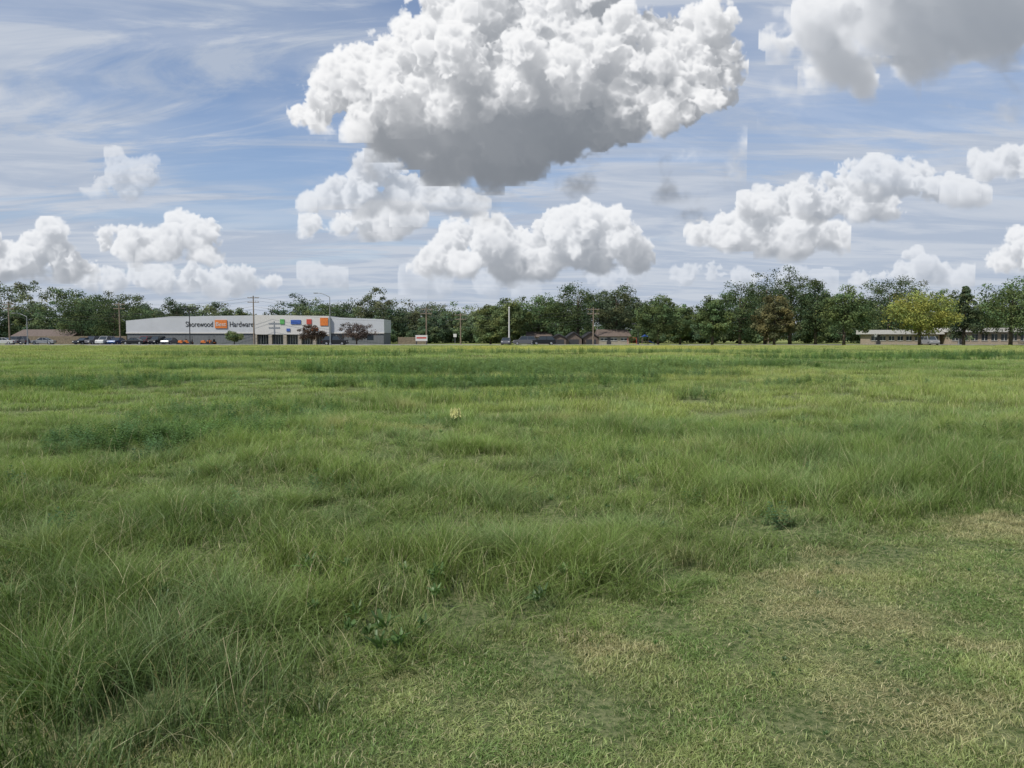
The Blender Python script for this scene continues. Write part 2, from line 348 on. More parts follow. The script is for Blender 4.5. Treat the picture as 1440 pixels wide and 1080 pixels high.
def blades(n,rad,h0,h1,w,bend=.5,segs=3,seed=0):
    R=np.random.default_rng(seed)
    a=R.uniform(0,2*np.pi,n); rr=rad*np.sqrt(R.uniform(0,1,n)); px=rr*np.cos(a);py=rr*np.sin(a)
    ang=R.uniform(0,2*np.pi,n); H=R.uniform(h0,h1,n); B=H*bend*R.uniform(.2,1.3,n); rot=R.uniform(0,2*np.pi,n)
    rnd=R.uniform(0,1,n); Wd=w*R.uniform(.7,1.3,n)
    Vs=[];C=[]
    for k in range(segs+1):
        f=k/segs; ww=Wd*(1-f**1.5)*.5
        cx=px+np.cos(ang)*B*f**2; cy=py+np.sin(ang)*B*f**2; cz=H*(f-.28*f**2*(B/H))
        if k<segs:
            Vs.append(np.stack([cx-np.cos(rot)*ww,cy-np.sin(rot)*ww,cz],1)); Vs.append(np.stack([cx+np.cos(rot)*ww,cy+np.sin(rot)*ww,cz],1))
            C+= [np.stack([np.full(n,f),rnd,np.zeros(n)],1)]*2
        else:
            Vs.append(np.stack([cx,cy,cz],1)); C.append(np.stack([np.full(n,f),rnd,np.zeros(n)],1))
    V=np.stack(Vs,1); C=np.stack(C,1); nv=V.shape[1]; tri=[]
    for k in range(segs-1):
        a=2*k; tri+=[(a,a+1,a+3),(a,a+3,a+2)]
    a=2*(segs-1); tri.append((a,a+1,a+2)); tri=np.array(tri)
    Fc=(np.arange(n)[:,None,None]*nv+tri[None]).reshape(-1,3)
    return V.reshape(-1,3),Fc,C.reshape(-1,3)
def mkcoll(name,specs,mat):
    c=bpy.data.collections.new(name)
    for i,(V,Fc,C) in enumerate(specs):
        o=bpy.data.objects.new('%s_%02d'%(name,i),np_mesh(name,V,Fc,C,True,[mat])); c.objects.link(o)
    return c
def scatter(name,P,rot,scl,idx,coll,mat=None):
    me=bpy.data.meshes.new(name); N=len(P); me.vertices.add(N); me.vertices.foreach_set('co',np.asarray(P,np.float32).ravel())
    a=me.attributes.new('rot','FLOAT_VECTOR','POINT'); a.data.foreach_set('vector',np.asarray(rot,np.float32).ravel())
    a=me.attributes.new('scl','FLOAT_VECTOR','POINT'); a.data.foreach_set('vector',np.asarray(scl,np.float32).ravel())
    a=me.attributes.new('idx','INT','POINT'); a.data.foreach_set('value',np.asarray(idx,np.int32))
    o=link(name,me); ng=bpy.data.node_groups.new(name,'GeometryNodeTree')
    ng.interface.new_socket('Geometry',in_out='INPUT',socket_type='NodeSocketGeometry'); ng.interface.new_socket('Geometry',in_out='OUTPUT',socket_type='NodeSocketGeometry')
    N_=ng.nodes; L=ng.links; gi=N_.new('NodeGroupInput'); go=N_.new('NodeGroupOutput')
    ci=N_.new('GeometryNodeCollectionInfo'); ci.inputs['Collection'].default_value=coll; ci.inputs['Separate Children'].default_value=True; ci.inputs['Reset Children'].default_value=True
    ip=N_.new('GeometryNodeInstanceOnPoints'); ip.inputs['Pick Instance'].default_value=True
    def na(nm,ty):
        n=N_.new('GeometryNodeInputNamedAttribute'); n.data_type=ty; n.inputs['Name'].default_value=nm
        return [s for s in n.outputs if s.enabled and s.name=='Attribute'][0]
    er=N_.new('FunctionNodeEulerToRotation'); L.new(na('rot','FLOAT_VECTOR'),er.inputs[0])
    L.new(gi.outputs[0],ip.inputs['Points']); L.new(ci.outputs[0],ip.inputs['Instance']); L.new(er.outputs[0],ip.inputs['Rotation'])
    L.new(na('scl','FLOAT_VECTOR'),ip.inputs['Scale']); L.new(na('idx','INT'),ip.inputs['Instance Index']); L.new(ip.outputs[0],go.inputs[0])
    md=o.modifiers.new('scatter','NODES'); md.node_group=ng
    return o
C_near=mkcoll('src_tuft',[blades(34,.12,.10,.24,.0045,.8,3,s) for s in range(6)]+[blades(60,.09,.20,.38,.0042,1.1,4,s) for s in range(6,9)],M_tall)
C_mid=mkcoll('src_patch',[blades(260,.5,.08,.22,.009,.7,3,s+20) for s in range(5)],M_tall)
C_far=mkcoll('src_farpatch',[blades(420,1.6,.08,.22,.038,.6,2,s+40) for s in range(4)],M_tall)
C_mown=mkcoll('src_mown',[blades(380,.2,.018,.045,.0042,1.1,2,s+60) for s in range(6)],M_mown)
def sample(y0,y1,dens,marg=2.0,slope=.74):
    xm=slope*y1+marg; N=int(2*xm*(y1-y0)*dens); x=RNG.uniform(-xm,xm,N); y=RNG.uniform(y0,y1,N)
    k=np.abs(x)<slope*np.maximum(y,0)+marg; return x[k],y[k]
def hvar(x,y): return max(.5,1.0+.65*nz(x,y,.30,5)+.80*nz(x,y,.9,8)+.40*nz(x,y,.1,2))
def do_scatter(name,x,y,coll,nvar,hs=(1,1),tilt=.12,scal=(.85,1.2),fade=.4,probs=None,idx=None):
    P=np.array([(a,b,gz(a,b)-.005) for a,b in zip(x,y)]); N=len(P)
    s=RNG.uniform(*scal,N); hv=np.array([hvar(a,b) for a,b in zip(x,y)])
    ed=np.clip((y-edge(x))/fade,0,1) if fade else np.ones(N)
    hz=s*hv*RNG.uniform(*hs,N)*(.5+.5*ed)
    rot=np.stack([RNG.normal(0,tilt,N),RNG.normal(0,tilt,N),RNG.uniform(0,6.28,N)],1)
    if idx is None: idx=RNG.integers(0,nvar,N) if probs is None else RNG.choice(nvar,N,p=probs)
    scatter(name,P,rot,np.stack([s,s,hz],1),idx,coll)
x,y=sample(1.0,9,62,1.1)
wob=np.array([.10*nz(a,b,1.7,4)+.05*nz(a,b,5,6) for a,b in zip(x,y)])
k=y>edge(x)+RNG.normal(0,.07,len(x))+wob*1.6; x,y=x[k],y[k]
x2_,y2_=sample(9,15,38,1.1); x=np.concatenate([x,x2_]);y=np.concatenate([y,y2_]); idx=RNG.choice(9,len(x),p=[.155]*6+[.07/3]*3)
cl_=[(-.2,5.4,.45,30),(-1.3,4.1,.4,26),(-2.6,4.5,.5,30),(.9,5.9,.4,20),(2.2,7.4,.6,26),(-3.4,6.8,.6,30),(-1.0,7.6,.6,24),(3.9,9.2,.8,26),(0.4,4.9,.3,14),(-2.0,3.3,.4,22),(-.5,10.2,.9,24),(-6,8.5,.8,30)]+[(random.uniform(-.7,.7)*d_,d_,random.uniform(.3,.8),random.randint(10,22)) for d_ in [random.uniform(4,24) for _ in range(44)]]
cx_=[];cy_=[]
for (a,b,r,n_) in cl_:
    for _ in range(n_):
        q,w_=random.gauss(a,r*.5),random.gauss(b,r*.35)
        if w_>edge(q)+.1: cx_.append(q);cy_.append(w_)
x=np.concatenate([x,cx_]);y=np.concatenate([y,cy_]); idx=np.concatenate([idx,RNG.integers(6,9,len(cx_))])
do_scatter('tall_grass',x,y,C_near,9,idx=idx,tilt=.14)
x,y=sample(13,48,2.4,3); k=y>edge(x); do_scatter('tall_grass_field',x[k],y[k],C_mid,5,tilt=.05)
x,y=sample(44,134,.36,8); k=y>edge(x); do_scatter('tall_grass_meadow',x[k],y[k],C_far,4,tilt=.02)
x,y=sample(1,12,34,1.0); x2_,y2_=sample(1.5,5,24,.6); x=np.concatenate([x,x2_]);y=np.concatenate([y,y2_]); k=(y<edge(x)+.25); do_scatter('mown_grass',x[k],y[k],C_mown,6,tilt=.06,fade=0)
# ------------------------------------------------------------ weeds
def leafmesh(leaves,seed):
    R=random.Random(seed); V=[];Fc=[];C=[]
    prof=[(0,.12),(.25,.75),(.5,1.0),(.75,.7),(1,.0)]
    for (o,az,el,L,w) in leaves:
        b=len(V); d=Vector((math.cos(az),math.sin(az),0)); sd=Vector((-math.sin(az),math.cos(az),0)); r=R.random()*.8
        for i,(f,ww) in enumerate(prof):
            c=Vector(o)+d*L*f*math.cos(el)+Vector((0,0,L*(f*math.sin(el)-.35*f*f)))
            jag=R.uniform(.65,1.3)
            V+= [tuple(c-sd*w*ww*jag*.5+Vector((0,0,w*.15*ww))),tuple(c),tuple(c+sd*w*ww*jag*.5+Vector((0,0,w*.15*ww)))]
            C+= [(.5+.5*f,r,0)]*3
        for i in range(4):
            a=b+3*i; Fc+=[(a,a+1,a+4),(a,a+4,a+3),(a+1,a+2,a+5),(a+1,a+5,a+4)]
    return np.array(V),np.array(Fc),np.array(C)
specs=[]
for s in range(3):
    R=random.Random(s+100); specs.append(leafmesh([((R.uniform(-.03,.03),R.uniform(-.03,.03),.02),i*2.4+R.uniform(-.5,.5),R.uniform(.5,1.35),R.uniform(.08,.2),R.uniform(.018,.034)) for i in range(15)],s))
for s in range(3):
    R=random.Random(s+200); L=[]
    for st in range(5):
        sx,sy=R.uniform(-.12,.12),R.uniform(-.12,.12); H=R.uniform(.25,.5)
        for i in range(16):
            f=(i+2)/18; L.append(((sx*(1+f),sy*(1+f),H*f),i*2.4,R.uniform(.2,.8),R.uniform(.06,.11)*(1.2-.5*f),R.uniform(.025,.04)))
    specs.append(leafmesh(L,s))
C_weed=mkcoll('src_weed',specs,M_weed)
wx=[];wy=[];wi=[];ws=[]
def patch(cx,cy,rx,ry,n,kinds,sc=(.8,1.3)):
    for _ in range(n):
        a=random.uniform(0,6.283); r=random.random()**.6; X_=cx+math.cos(a)*r*rx; Y_=cy+math.sin(a)*r*ry
        if Y_<edge(X_)+.1: continue
        wx.append(X_);wy.append(Y_);wi.append(random.choice(kinds));ws.append(random.uniform(*sc))
U=[3,4,5];Ro=[0,1,2]
patch(-1.5,35,8.5,5,1150,U,(.8,1.4)); patch(4,31,6,3,420,U,(.8,1.2)); patch(-1,24,6,2.0,420,U,(.6,1.0)); patch(9,38,7,3,340,U,(.8,1.3)); patch(1,19,5,1.2,160,U,(.5,.8))
patch(-5.2,11.2,1.7,1.6,280,U,(.4,.75)); patch(-5.6,15,2.2,1.5,160,U,(.4,.8)); patch(-14,24,4,2.5,230,U,(.6,1.0)); patch(-14,36,5,2,180,U,(.7,1.1)); patch(-20,60,12,3,280,U,(1.0,1.5)); patch(26,52,12,4,300,U,(1.0,1.5)); patch(38,58,9,3,220,U,(1.0,1.6)); patch(6,70,25,5,420,U,(1.0,1.6)); patch(10,24,4,1.4,90,U,(.5,.8))
for (a,b) in [(-.72,3.72),(-.5,3.7),(-.95,3.85),(-.35,4.3),(-.6,4.45),(.1,4.25),(-.62,3.5),(-1.2,4.6),(-1.9,4.2),(.45,4.7)]:
    for q in range(2): wx.append(a+random.uniform(-.16,.16));wy.append(b+random.uniform(-.1,.16));wi.append(random.choice(Ro));ws.append(random.uniform(.5,.9))
x,y=sample(3,14,2.0,1)
for a,b in zip(x,y):
    if b>edge(a)+.3: wx.append(a);wy.append(b);wi.append(random.choice(Ro+U));ws.append(random.uniform(.3,.6))
for _ in range(50):
    a=random.uniform(0,4.5); b=edge(a)-random.uniform(.15,1.8)
    wx.append(a);wy.append(b);wi.append(random.choice(Ro));ws.append(random.uniform(.12,.25))
P=np.array([(a,b,gz(a,b)+.12*s if i<3 else gz(a,b)) for a,b,i,s in zip(wx,wy,wi,ws)])
scatter('weed_patch',P,np.stack([RNG.normal(0,.15,len(P)),RNG.normal(0,.15,len(P)),RNG.uniform(0,6.28,len(P))],1),np.stack([ws,ws,ws],1),wi,C_weed)
M_straw=simple('straw',(.38,.33,.20),.8,var=.2)
mb=MB()
for _ in range(190):
    d=random.uniform(2.9,18)**1.0; x0=random.uniform(-.72,.72)*d
    if d<edge(x0)+.15: continue
    h=random.uniform(.18,.36); lx,ly=random.uniform(-.12,.12),random.uniform(-.1,.1); z0=gz(x0,d)
    mb.cyl((x0,d,z0),(x0+lx,d+ly,z0+h),.0014,.0009,4,0,False)
    if random.random()<.5: mb.cyl((x0+lx,d+ly,z0+h),(x0+lx*1.25,d+ly*1.2,z0+h+.04),.003,.001,5,0)
mb.obj('dry_grass_stalks',[M_straw])
M_yf=simple('pale_flower',(.56,.56,.22),.7,var=.2,scale=40); M_dand=simple('yellow_petal',(.55,.47,.10),.7,var=.2,scale=40)
mb=MB()
for i in range(12):
    x0=-.98+random.uniform(-.12,.12); y0=13.1+random.uniform(-.12,.12); h=random.uniform(.22,.34); z0=gz(x0,y0)
    mb.cyl((x0,y0,z0),(x0*1.02,y0,z0+h),.004,.003,5,1)
    for k in range(8): 
        f=k/8; mb.cyl((x0*1.02-.015+.03*(k%2),y0+random.uniform(-.02,.02),z0+h*.6+.12*f),(x0*1.02,y0,z0+h*.6+.12*f+.04),.011*(1-.6*f),.002,6,0)
mb.obj('flowering_weed',[M_yf,M_weed])
mb=MB()
for i in range(40):
    d=random.uniform(9,50); x0=random.uniform(-.7,.7)*d; z0=gz(x0,d)
    if d<edge(x0)+.3: continue
    h=random.uniform(.18,.24); mb.cyl((x0,d,z0),(x0,d,z0+h),.002,.002,4,1,False)
    r=random.uniform(.007,.012); mb.cyl((x0,d,z0+h),(x0,d,z0+h+.006),r*.5,r,8,0); mb.cyl((x0,d,z0+h+.006),(x0,d,z0+h+.012),r,r*.4,8,0)
mb.obj('dandelions',[M_dand,M_weed])
# ------------------------------------------------------------ roads
M_asph=simple('asphalt',(.085,.085,.09),.9,var=.2,scale=1.2); M_conc=simple('concrete',(.36,.35,.33),.85,var=.12,scale=.8)
M_paint=simple('road_paint',(.65,.64,.6),.7)
mb=MB(); mb.box(-500,500,140,149,-.05,.004+.0); mb.obj('road',[M_asph])
mb=MB()
for i in range(-60,60): mb.box(i*6,i*6+3,144.4,144.55,.0,.008)
mb.box(-500,500,140.3,140.42,.0,.008); mb.box(-500,500,148.6,148.72,.0,.008)
mb.obj('road_markings',[M_paint])
mb=MB(); mb.box(-500,500,139.7,140,-.05,.13); mb.box(-500,500,149,149.3,-.05,.13); mb.obj('kerb',[M_conc])
mb=MB(); mb.box(-150,-24,151,159,-.04,.006); mb.obj('parking_lot',[M_asph])
mb=MB(); mb.box(-500,500,136.4,137.9,-.04,.012); mb.obj('sidewalk',[M_conc])
# ------------------------------------------------------------ foliage
def leaf_mat(name):
    m,t,out=newmat(name)
    at=t.new('ShaderNodeAttribute',attribute_name='Col')
    g=t.new('ShaderNodeNewGeometry').outputs['Position']
    v=t.ss(t.noise(g,.5,2,.6),.3,.7,.70,1.3)
    oi=t.new('ShaderNodeObjectInfo')
    c=t.mix(1.0,at.outputs['Color'],oi.outputs['Color'],'MULTIPLY')
    s=t.vmath('SCALE',c); t.put(s.node.inputs['Scale'],v)
    d=t.new('ShaderNodeBsdfDiffuse'); t.l.new(s,d.inputs[0])
    tr=t.new('ShaderNodeBsdfTranslucent'); t.l.new(s,tr.inputs[0])
    mx=t.new('ShaderNodeMixShader'); mx.inputs[0].default_value=.34; t.l.new(d.outputs[0],mx.inputs[1]); t.l.new(tr.outputs[0],mx.inputs[2])
    t.l.new(mx.outputs[0],out.inputs[0]); return m
M_leaf=leaf_mat('leaves'); M_bark=simple('bark',(.10,.08,.06),.9,var=.3,scale=4,bump=.5)
def unit(v): return v/np.maximum(np.linalg.norm(v,axis=1,keepdims=True),1e-6)
def crown(seed,h,w,kind='round',base=.18,dens=1.0,leaf=.30):
    R=np.random.default_rng(seed); 
    if kind=='conifer':
        n=int(120*dens); tt=R.uniform(0,1,n)**.9; ang=R.uniform(0,6.28,n); rr=(1-tt**2.2)*w/2*R.uniform(.2,1.0,n)
        cc=np.stack([np.cos(ang)*rr,np.sin(ang)*rr,h*(base+(1-base)*tt*.95)],1); cr=np.maximum(.5,(1-tt*.5)*w*.11)
    else:
        n=int(120*dens); d=unit(R.normal(0,1,(n,3))); rad=R.uniform(.1,1,n)**.42
        off=R.uniform(0,50,3)
        lump=np.array([1+.38*noise.noise(tuple(q*1.3+off))+.15*noise.noise(tuple(q*3+off)) for q in d])
        cc=d*rad[:,None]*lump[:,None]
        cc[:,:2]/=np.percentile(np.abs(cc[:,:2]),97); zt=cc[:,2].max(); zl_=-cc[:,2].min()
        cr=w*R.uniform(.07,.14,n)
        cz=h*(base*.55+.45); 
        cc[:,2]=np.where(cc[:,2]>0,cc[:,2]/zt*(h-cz-cr*.6),cc[:,2]/zl_*(cz-h*base-cr*.5))
        if kind=='oval': cc[:,:2]*=(1-.30*np.clip(cc[:,2:]/(h-cz),0,1))
        cc[:,:2]*=(w/2-.08*w)
        cc[:,2]+=cz
    m=int(78); idx=np.repeat(np.arange(n),m); N=len(idx)
    dd=unit(R.normal(0,1,(N,3))); q=R.uniform(.1,1.15,N)**.5
    ctr=cc[idx]+dd*(cr[idx]*q)[:,None]*np.array([1.15,1.15,.75])
    nrm=unit(dd+R.normal(0,.5,(N,3))+np.array([0,0,.45])); u=unit(np.cross(nrm,R.normal(0,1,(N,3)))); v=np.cross(nrm,u)
    s=leaf*R.uniform(.5,1.25,N)[:,None]*.5
    V=np.stack([ctr-u*s,ctr+v*s*.7,ctr+u*s,ctr-v*s*.7],1).reshape(-1,3)
    tint=(R.uniform(.70,1.32,n))[idx]*R.uniform(.8,1.2,N)
    hue=R.uniform(-.14,.14,n)[idx]
    col=np.stack([tint*(1+hue),tint,tint*(1-hue)],1); col=np.repeat(col,4,axis=0)
    return V,np.arange(N*4).reshape(-1,4),col,cc
def trunk(seed,h,w,base,cc):
    R=random.Random(seed); mb=MB(); r=h*.018+.05
    top=Vector((R.uniform(-.2,.2),R.uniform(-.2,.2),h*.75)); mid=Vector((R.uniform(-.15,.15),0,h*.3))
    mb.cyl((0,0,-.1),mid,r*1.25,r,8); mb.cyl(mid,top,r,r*.3,8)
    for c in cc[::9]:
        c=Vector(c); f=min(.8,max(.15,(c.z-h*.25)/h)); s=mid.lerp(top,f); s.z=max(h*.2,min(s.z,c.z-.05*h))
        k=s.lerp(c,.5)+Vector((0,0,h*.02)); mb.cyl(s,k,r*.4,r*.25,5); mb.cyl(k,c,r*.25,r*.08,5)
    return mb
def place_tree(name,px,d,topy,wpx,col,kind='round',base=.16,seed=None,leaf=.36,dens=1.0):
    seed=seed if seed is not None else random.randint(0,9999)
    h=W(px,topy,d).z; w=wpx/F*d
    e=empty(name,(X(px,d),d,0),random.uniform(0,6.28))
    V,Fc,C,cc=crown(seed,h,w,kind,base,dens,leaf)
    o=link('crown',np_mesh('crown',V,Fc,C,False,[M_leaf]),e); o.color=c4(col)
    trunk(seed,h,w,base,cc).obj('trunk',[M_bark],e,smooth=True)
G=(.130,.178,.076);GD=(.086,.122,.058);GY=(.275,.300,.086);GB=(.135,.155,.082);BR=(.165,.160,.080);GL=(.165,.208,.092)
trees=[(716,152,419,50,GL,'oval',.12),(757,156,412,64,G,'round',.14),(812,160,395,84,GD,'round',.16),(867,156,399,72,(.11,.135,.076),'oval',.16),(925,150,413,64,G,'round',.1),(956,160,428,40,G,'round',.08),
(1001,138,416,60,G,'oval',.12),(1040,160,396,76,GD,'round',.05),(1075,166,382,86,GD,'round',.05),(1110,165,374,98,GD,'round',.05),(1146,160,392,66,GD,'oval',.05),(1088,136,415,60,BR,'oval',.1),
(1186,136,400,74,G,'oval',.14),(1248,164,390,108,GD,'round',.1),(1292,134,406,98,GY,'oval',.15),(1420,134,388,94,G,'round',.14),(1326,165,406,50,G,'round',.1),(1384,175,424,44,G,'round',.1),(1480,140,396,90,G,'round',.12),(690,160,428,48,GL,'round',.06)]
for tr in trees: place_tree('deciduous_tree',*tr[:5],kind=tr[5],base=tr[6],dens=1.15)
place_tree('pine_tree',1354,140,401,56,(.11,.145,.08),'conifer',.12)
place_tree('deciduous_tree',250,185,418,54,(.09,.12,.07),'oval',.05)
place_tree('ornamental_tree',502,152,453,46,(.11,.085,.075),'round',.2,leaf=.25,dens=.5)
place_tree('ornamental_tree',438,152,456,36,(.12,.09,.07),'round',.2,leaf=.25,dens=.5)
place_tree('small_tree',330,153,465,28,GL,'round',.2,leaf=.22,dens=.5)
place_tree('deciduous_tree',163,170,413,84,GD,'round',.04)
place_tree('deciduous_tree',118,172,410,74,GD,'round',.04)
VV=[];FF=[];CC=[];nb=0
def mass(px,d,topy,wpx,col,kind='round'):
    global nb
    h=W(px,topy,d).z; w=wpx/F*d
    V,Fc,C,cc=crown(random.randint(0,99999),h,w,kind,.02,.6,.50)
    V=V+np.array([X(px,d),d,0]); VV.append(V);FF.append(Fc+nb);CC.append(C*np.array(col)*np.array([1.05,1.05,1.2])); nb+=len(V)  # bluish lift in the leaf colour paints in distance haze
sky_line=[(-80,394),(-30,397),(10,396),(50,397),(95,402),(130,411),(180,412),(210,426),(235,430),(280,430),(310,426),(345,436),(375,434),(410,412),(440,417),(470,428),(495,421),(525,402),(555,421),(590,427),(620,422),(650,427),(680,430),(700,428),(730,421),(760,419),(790,418),(840,408),(880,416),(905,425),(945,428),(985,434),(1020,408),(1060,393),(1120,391),(1160,404),(1205,420),(1235,404),(1275,398),(1320,424),(1350,430),(1400,422),(1440,396),(1490,394),(1540,396)]
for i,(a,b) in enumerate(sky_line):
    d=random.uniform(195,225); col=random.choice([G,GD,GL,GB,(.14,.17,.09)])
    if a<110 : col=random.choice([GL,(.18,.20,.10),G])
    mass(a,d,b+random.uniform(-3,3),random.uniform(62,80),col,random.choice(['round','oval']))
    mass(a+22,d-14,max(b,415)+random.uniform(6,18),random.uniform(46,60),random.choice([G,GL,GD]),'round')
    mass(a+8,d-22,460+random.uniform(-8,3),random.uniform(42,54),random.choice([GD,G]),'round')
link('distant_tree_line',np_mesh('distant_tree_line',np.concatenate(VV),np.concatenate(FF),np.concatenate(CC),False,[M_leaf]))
# ------------------------------------------------------------ buildings
M_white=simple('white_metal_siding',(.50,.52,.55),.55,var=.05,scale=.3,ribs=1.6); M_whitep=simple('white_panel',(.56,.55,.53),.6,var=.05)
M_grey=simple('grey_wall',(.14,.15,.16),.8,var=.08,ribs=1.0); M_tan=simple('tan_stone',(.34,.30,.24),.85,var=.12)
M_glass=simple('dark_glass',(.03,.04,.05),.12,var=.05); M_dark=simple('dark_metal',(.04,.04,.045),.5); M_black=simple('black_text',(.02,.02,.02),.6)
M_orange=simple('orange_paint',(.60,.17,.03),.5); M_red=simple('red_paint',(.45,.06,.04),.5); M_blue=simple('blue_paint',(.04,.10,.36),.5); M_green=simple('green_paint',(.10,.36,.10),.5)
M_wood=simple('weathered_wood',(.20,.16,.12),.9,var=.25,scale=2); M_brick=simple('tan_brick',(.36,.30,.24),.9,var=.15,scale=4); M_shing=simple('brown_shingles',(.13,.10,.085),.9,var=.2,scale=3)
M_galv=simple('galvanised_steel',(.30,.31,.32),.45,.4,var=.1)
st=empty('hardware_store',(0,0,0))
D=160
def zx(px,py,d=D): v=W(px,py,d); return v.x,v.z
def poly(pts,y0,y1,nm,mat):
    mb=MB(); mb.prism(pts,y0,y1); return mb.obj(nm,[mat],st)
zl=W(300,468,D).z
x0,x1,x2,x3=X(180,D),X(362,D),X(465,D),X(540,D)
mb=MB(); mb.box(x0,x1,D,D+30,0,zl); mb.box(x2,x3,D,D+9,0,zl); mb.box(x1,x2,D+.5,D+30,0,zl); mb.obj('lower_walls',[M_grey],st)
poly([(x0-.1,zl+.003),(x1-.003,zl+.003),zx(362,443.5),zx(240,445),(x0-.1,zx(180,451)[1])],D-.15,D+30.1,'upper_siding',M_white)
poly([(x2+.003,zl+.003),(x3+.1,zl+.003),(x3+.1,zx(547,449)[1]),(x2+.003,zx(465,446)[1])],D-.15,D+9.1,'upper_siding_right',M_white)
poly([(x1,zl-.35),(x2,zl-.35),(x2,zx(465,444.5)[1]),(x1,zx(362,443)[1])],D-1.0,D+8,'entrance_parapet',M_whitep)
mb=MB(); mb.box(x0-.15,x1-.01,D-.22,D-.153,zl-.15,zl+.12); mb.box(x2+.01,x3+.15,D-.22,D-.153,zl-.15,zl+.12); mb.obj('base_trim',[M_whitep],st)
mb=MB()
for k in range(6):
    a=x1+(x2-x1)*k/5; mb.box(a-.35 if k else a,a+.35 if k<5 else a,D-.95,D-.2,0,zl-.353)
mb.obj('columns',[M_tan],st)
mb=MB()
for k in range(5):
    a=x1+(x2-x1)*k/5+.8; b=a+(x2-x1)/5-1.6; mb.box(a,b,D+.40,D+.497,.15,2.5)
for a in np.arange(x2+1.5,x3-2,3.2): mb.box(a,a+1.4,D-.05,D-.003,1.0,2.1)
mb.obj('windows',[M_glass],st)
mb=MB()
for k in range(5):
    a=x1+(x2-x1)*k/5+.8; b=a+(x2-x1)/5-1.6
    for c in np.linspace(a,b,4): mb.box(c-.04,c+.04,D+.33,D+.397,.1,2.55)
    mb.box(a,b,D+.31,D+.328,2.1,2.2)
mb.obj('window_frames',[M_whitep],st)
mb=MB()
def signb(p0,q0,p1,q1,mi):
    a,zt=zx(p0,q0); b,zb=zx(p1,q1); mb.box(a,b,D-1.15,D-1.003,zb,zt,mi)
signb(396,449,402,456,0); signb(411,450,425,456,1); signb(433,449,440,456,2); signb(452,447,463,458,3); signb(440,461,449,465,3); signb(405,462,410,466,1)
mb.obj('entrance_signs',[M_green,M_blue,M_red,M_orange],st)
mb=MB(); a,zt=zx(303,450);b,zb=zx(320,461.5); mb.box(a,b,D-.35,D-.16,zb,zt); mb.obj('sign_square',[M_orange],st)
def text(s,pxc,pyb,hpx,wpx,mat,nm,y):
    cu=bpy.data.curves.new(nm,'FONT'); cu.body=s; cu.align_x='CENTER'; cu.size=1; cu.extrude=.02; cu.materials.append(mat)
    o=bpy.data.objects.new(nm,cu); COL.objects.link(o); o.parent=st
    v=W(pxc,pyb,D); o.rotation_euler=(math.pi/2,0,0); o.location=(v.x,y,v.z)
    bpy.context.view_layer.update(); wd=o.dimensions.x or 1
    o.scale=(wpx/F*D/wd,hpx/F*D/.7,1)
text('Shorewood',281,459.5,7.5,38,M_black,'sign_text_name',D-.2); text('Hardware',340,459.5,7.5,33,M_black,'sign_text_trade',D-.2); text('Best',311.5,458.5,5.5,14,M_whitep,'sign_text_square',D-.38)
def house(name,pxa,pxb,d,eave,ridge,wall,roof,depth=9,flat=False,nw=3):
    e=empty(name); a,b=X(pxa,d),X(pxb,d); ze=W(pxa,eave,d).z; zr=W(pxa,ridge,d).z
    mb=MB(); mb.box(a,b,d,d+depth,0,ze); mb.obj('walls',[wall],e)
    mb=MB()
    if flat: mb.box(a-.6,b+.6,d-.8,d+depth+.8,ze+.003,zr)
    else:
        y0,y1,ym=d-.5,d+depth+.5,d+depth/2
        vs=[(a-.5,y0,ze+.003),(b+.5,y0,ze+.003),(b+.5,y1,ze+.003),(a-.5,y1,ze+.003),(a-.2,ym,zr),(b+.2,ym,zr)]
        mb.raw(vs,[(0,1,5,4),(2,3,4,5),(1,2,5),(3,0,4),(0,3,2,1)])
    mb.obj('roof',[roof],e)
    mb=MB(); mf=MB(); L=(b-a)/nw; hh=min(2.2,ze-.4)
    for k in range(nw):
        c=a+L*(k+.5); w=min(L*.3,2.6); mb.box(c-w,c+w,d-.04,d-.003,.9,hh)
        mf.box(c-w-.08,c+w+.08,d-.09,d-.043,hh,hh+.1); mf.box(c-w-.08,c+w+.08,d-.09,d-.043,.8,.9); mf.box(c-.04,c+.04,d-.09,d-.043,.9,hh)
    mb.obj('windows',[M_glass],e); mf.obj('window_frames',[M_whitep],e)
    mb=MB(); c=a+L*1.0; mb.box(c-.45,c+.45,d-.06,d-.003,.05,min(2.1,ze-.2)); mb.obj('door',[M_dark],e)
    return e
house('brick_house',18,100,170,474,463,M_brick,M_shing)
house('school_building',1222,1320,152,470,464,M_brick,M_whitep,4,True,8)
house('school_building',1335,1500,150,467,461,M_brick,M_whitep,4,True,12)
house('house',842,884,151,473,463,M_tan,M_shing,depth=6)
house('house',742,774,152,474,466,M_tan,M_shing,depth=6)
e=empty('gabled_shed')
for i,(pa,pb) in enumerate([(776,796),(796,818),(820,842)]):
    d=150.5+i*.5; a,b=X(pa,d),X(pb,d); zt=W(pa,468 if i else 471,d).z; ze=W(pa,476,d).z
    mb=MB(); mb.prism([(a,0),(b,0),(b,ze),((a+b)/2,zt),(a,ze)],d,d+7,0); mb.obj('walls_%d'%i,[M_shing],e)
    mb=MB(); mb.prism([(a-.25,ze-.05),((a+b)/2,zt+.05),(b+.25,ze-.05),(b+.25,ze+.12),((a+b)/2,zt+.25),(a-.25,ze+.12)],d-.3,d+7.3,0); mb.obj('roof_%d'%i,[M_dark],e)
    mb=MB(); mb.box((a+b)/2-1,(a+b)/2+1,d-.03,d-.003,.05,ze*.85); mb.obj('door_%d'%i,[M_dark],e)
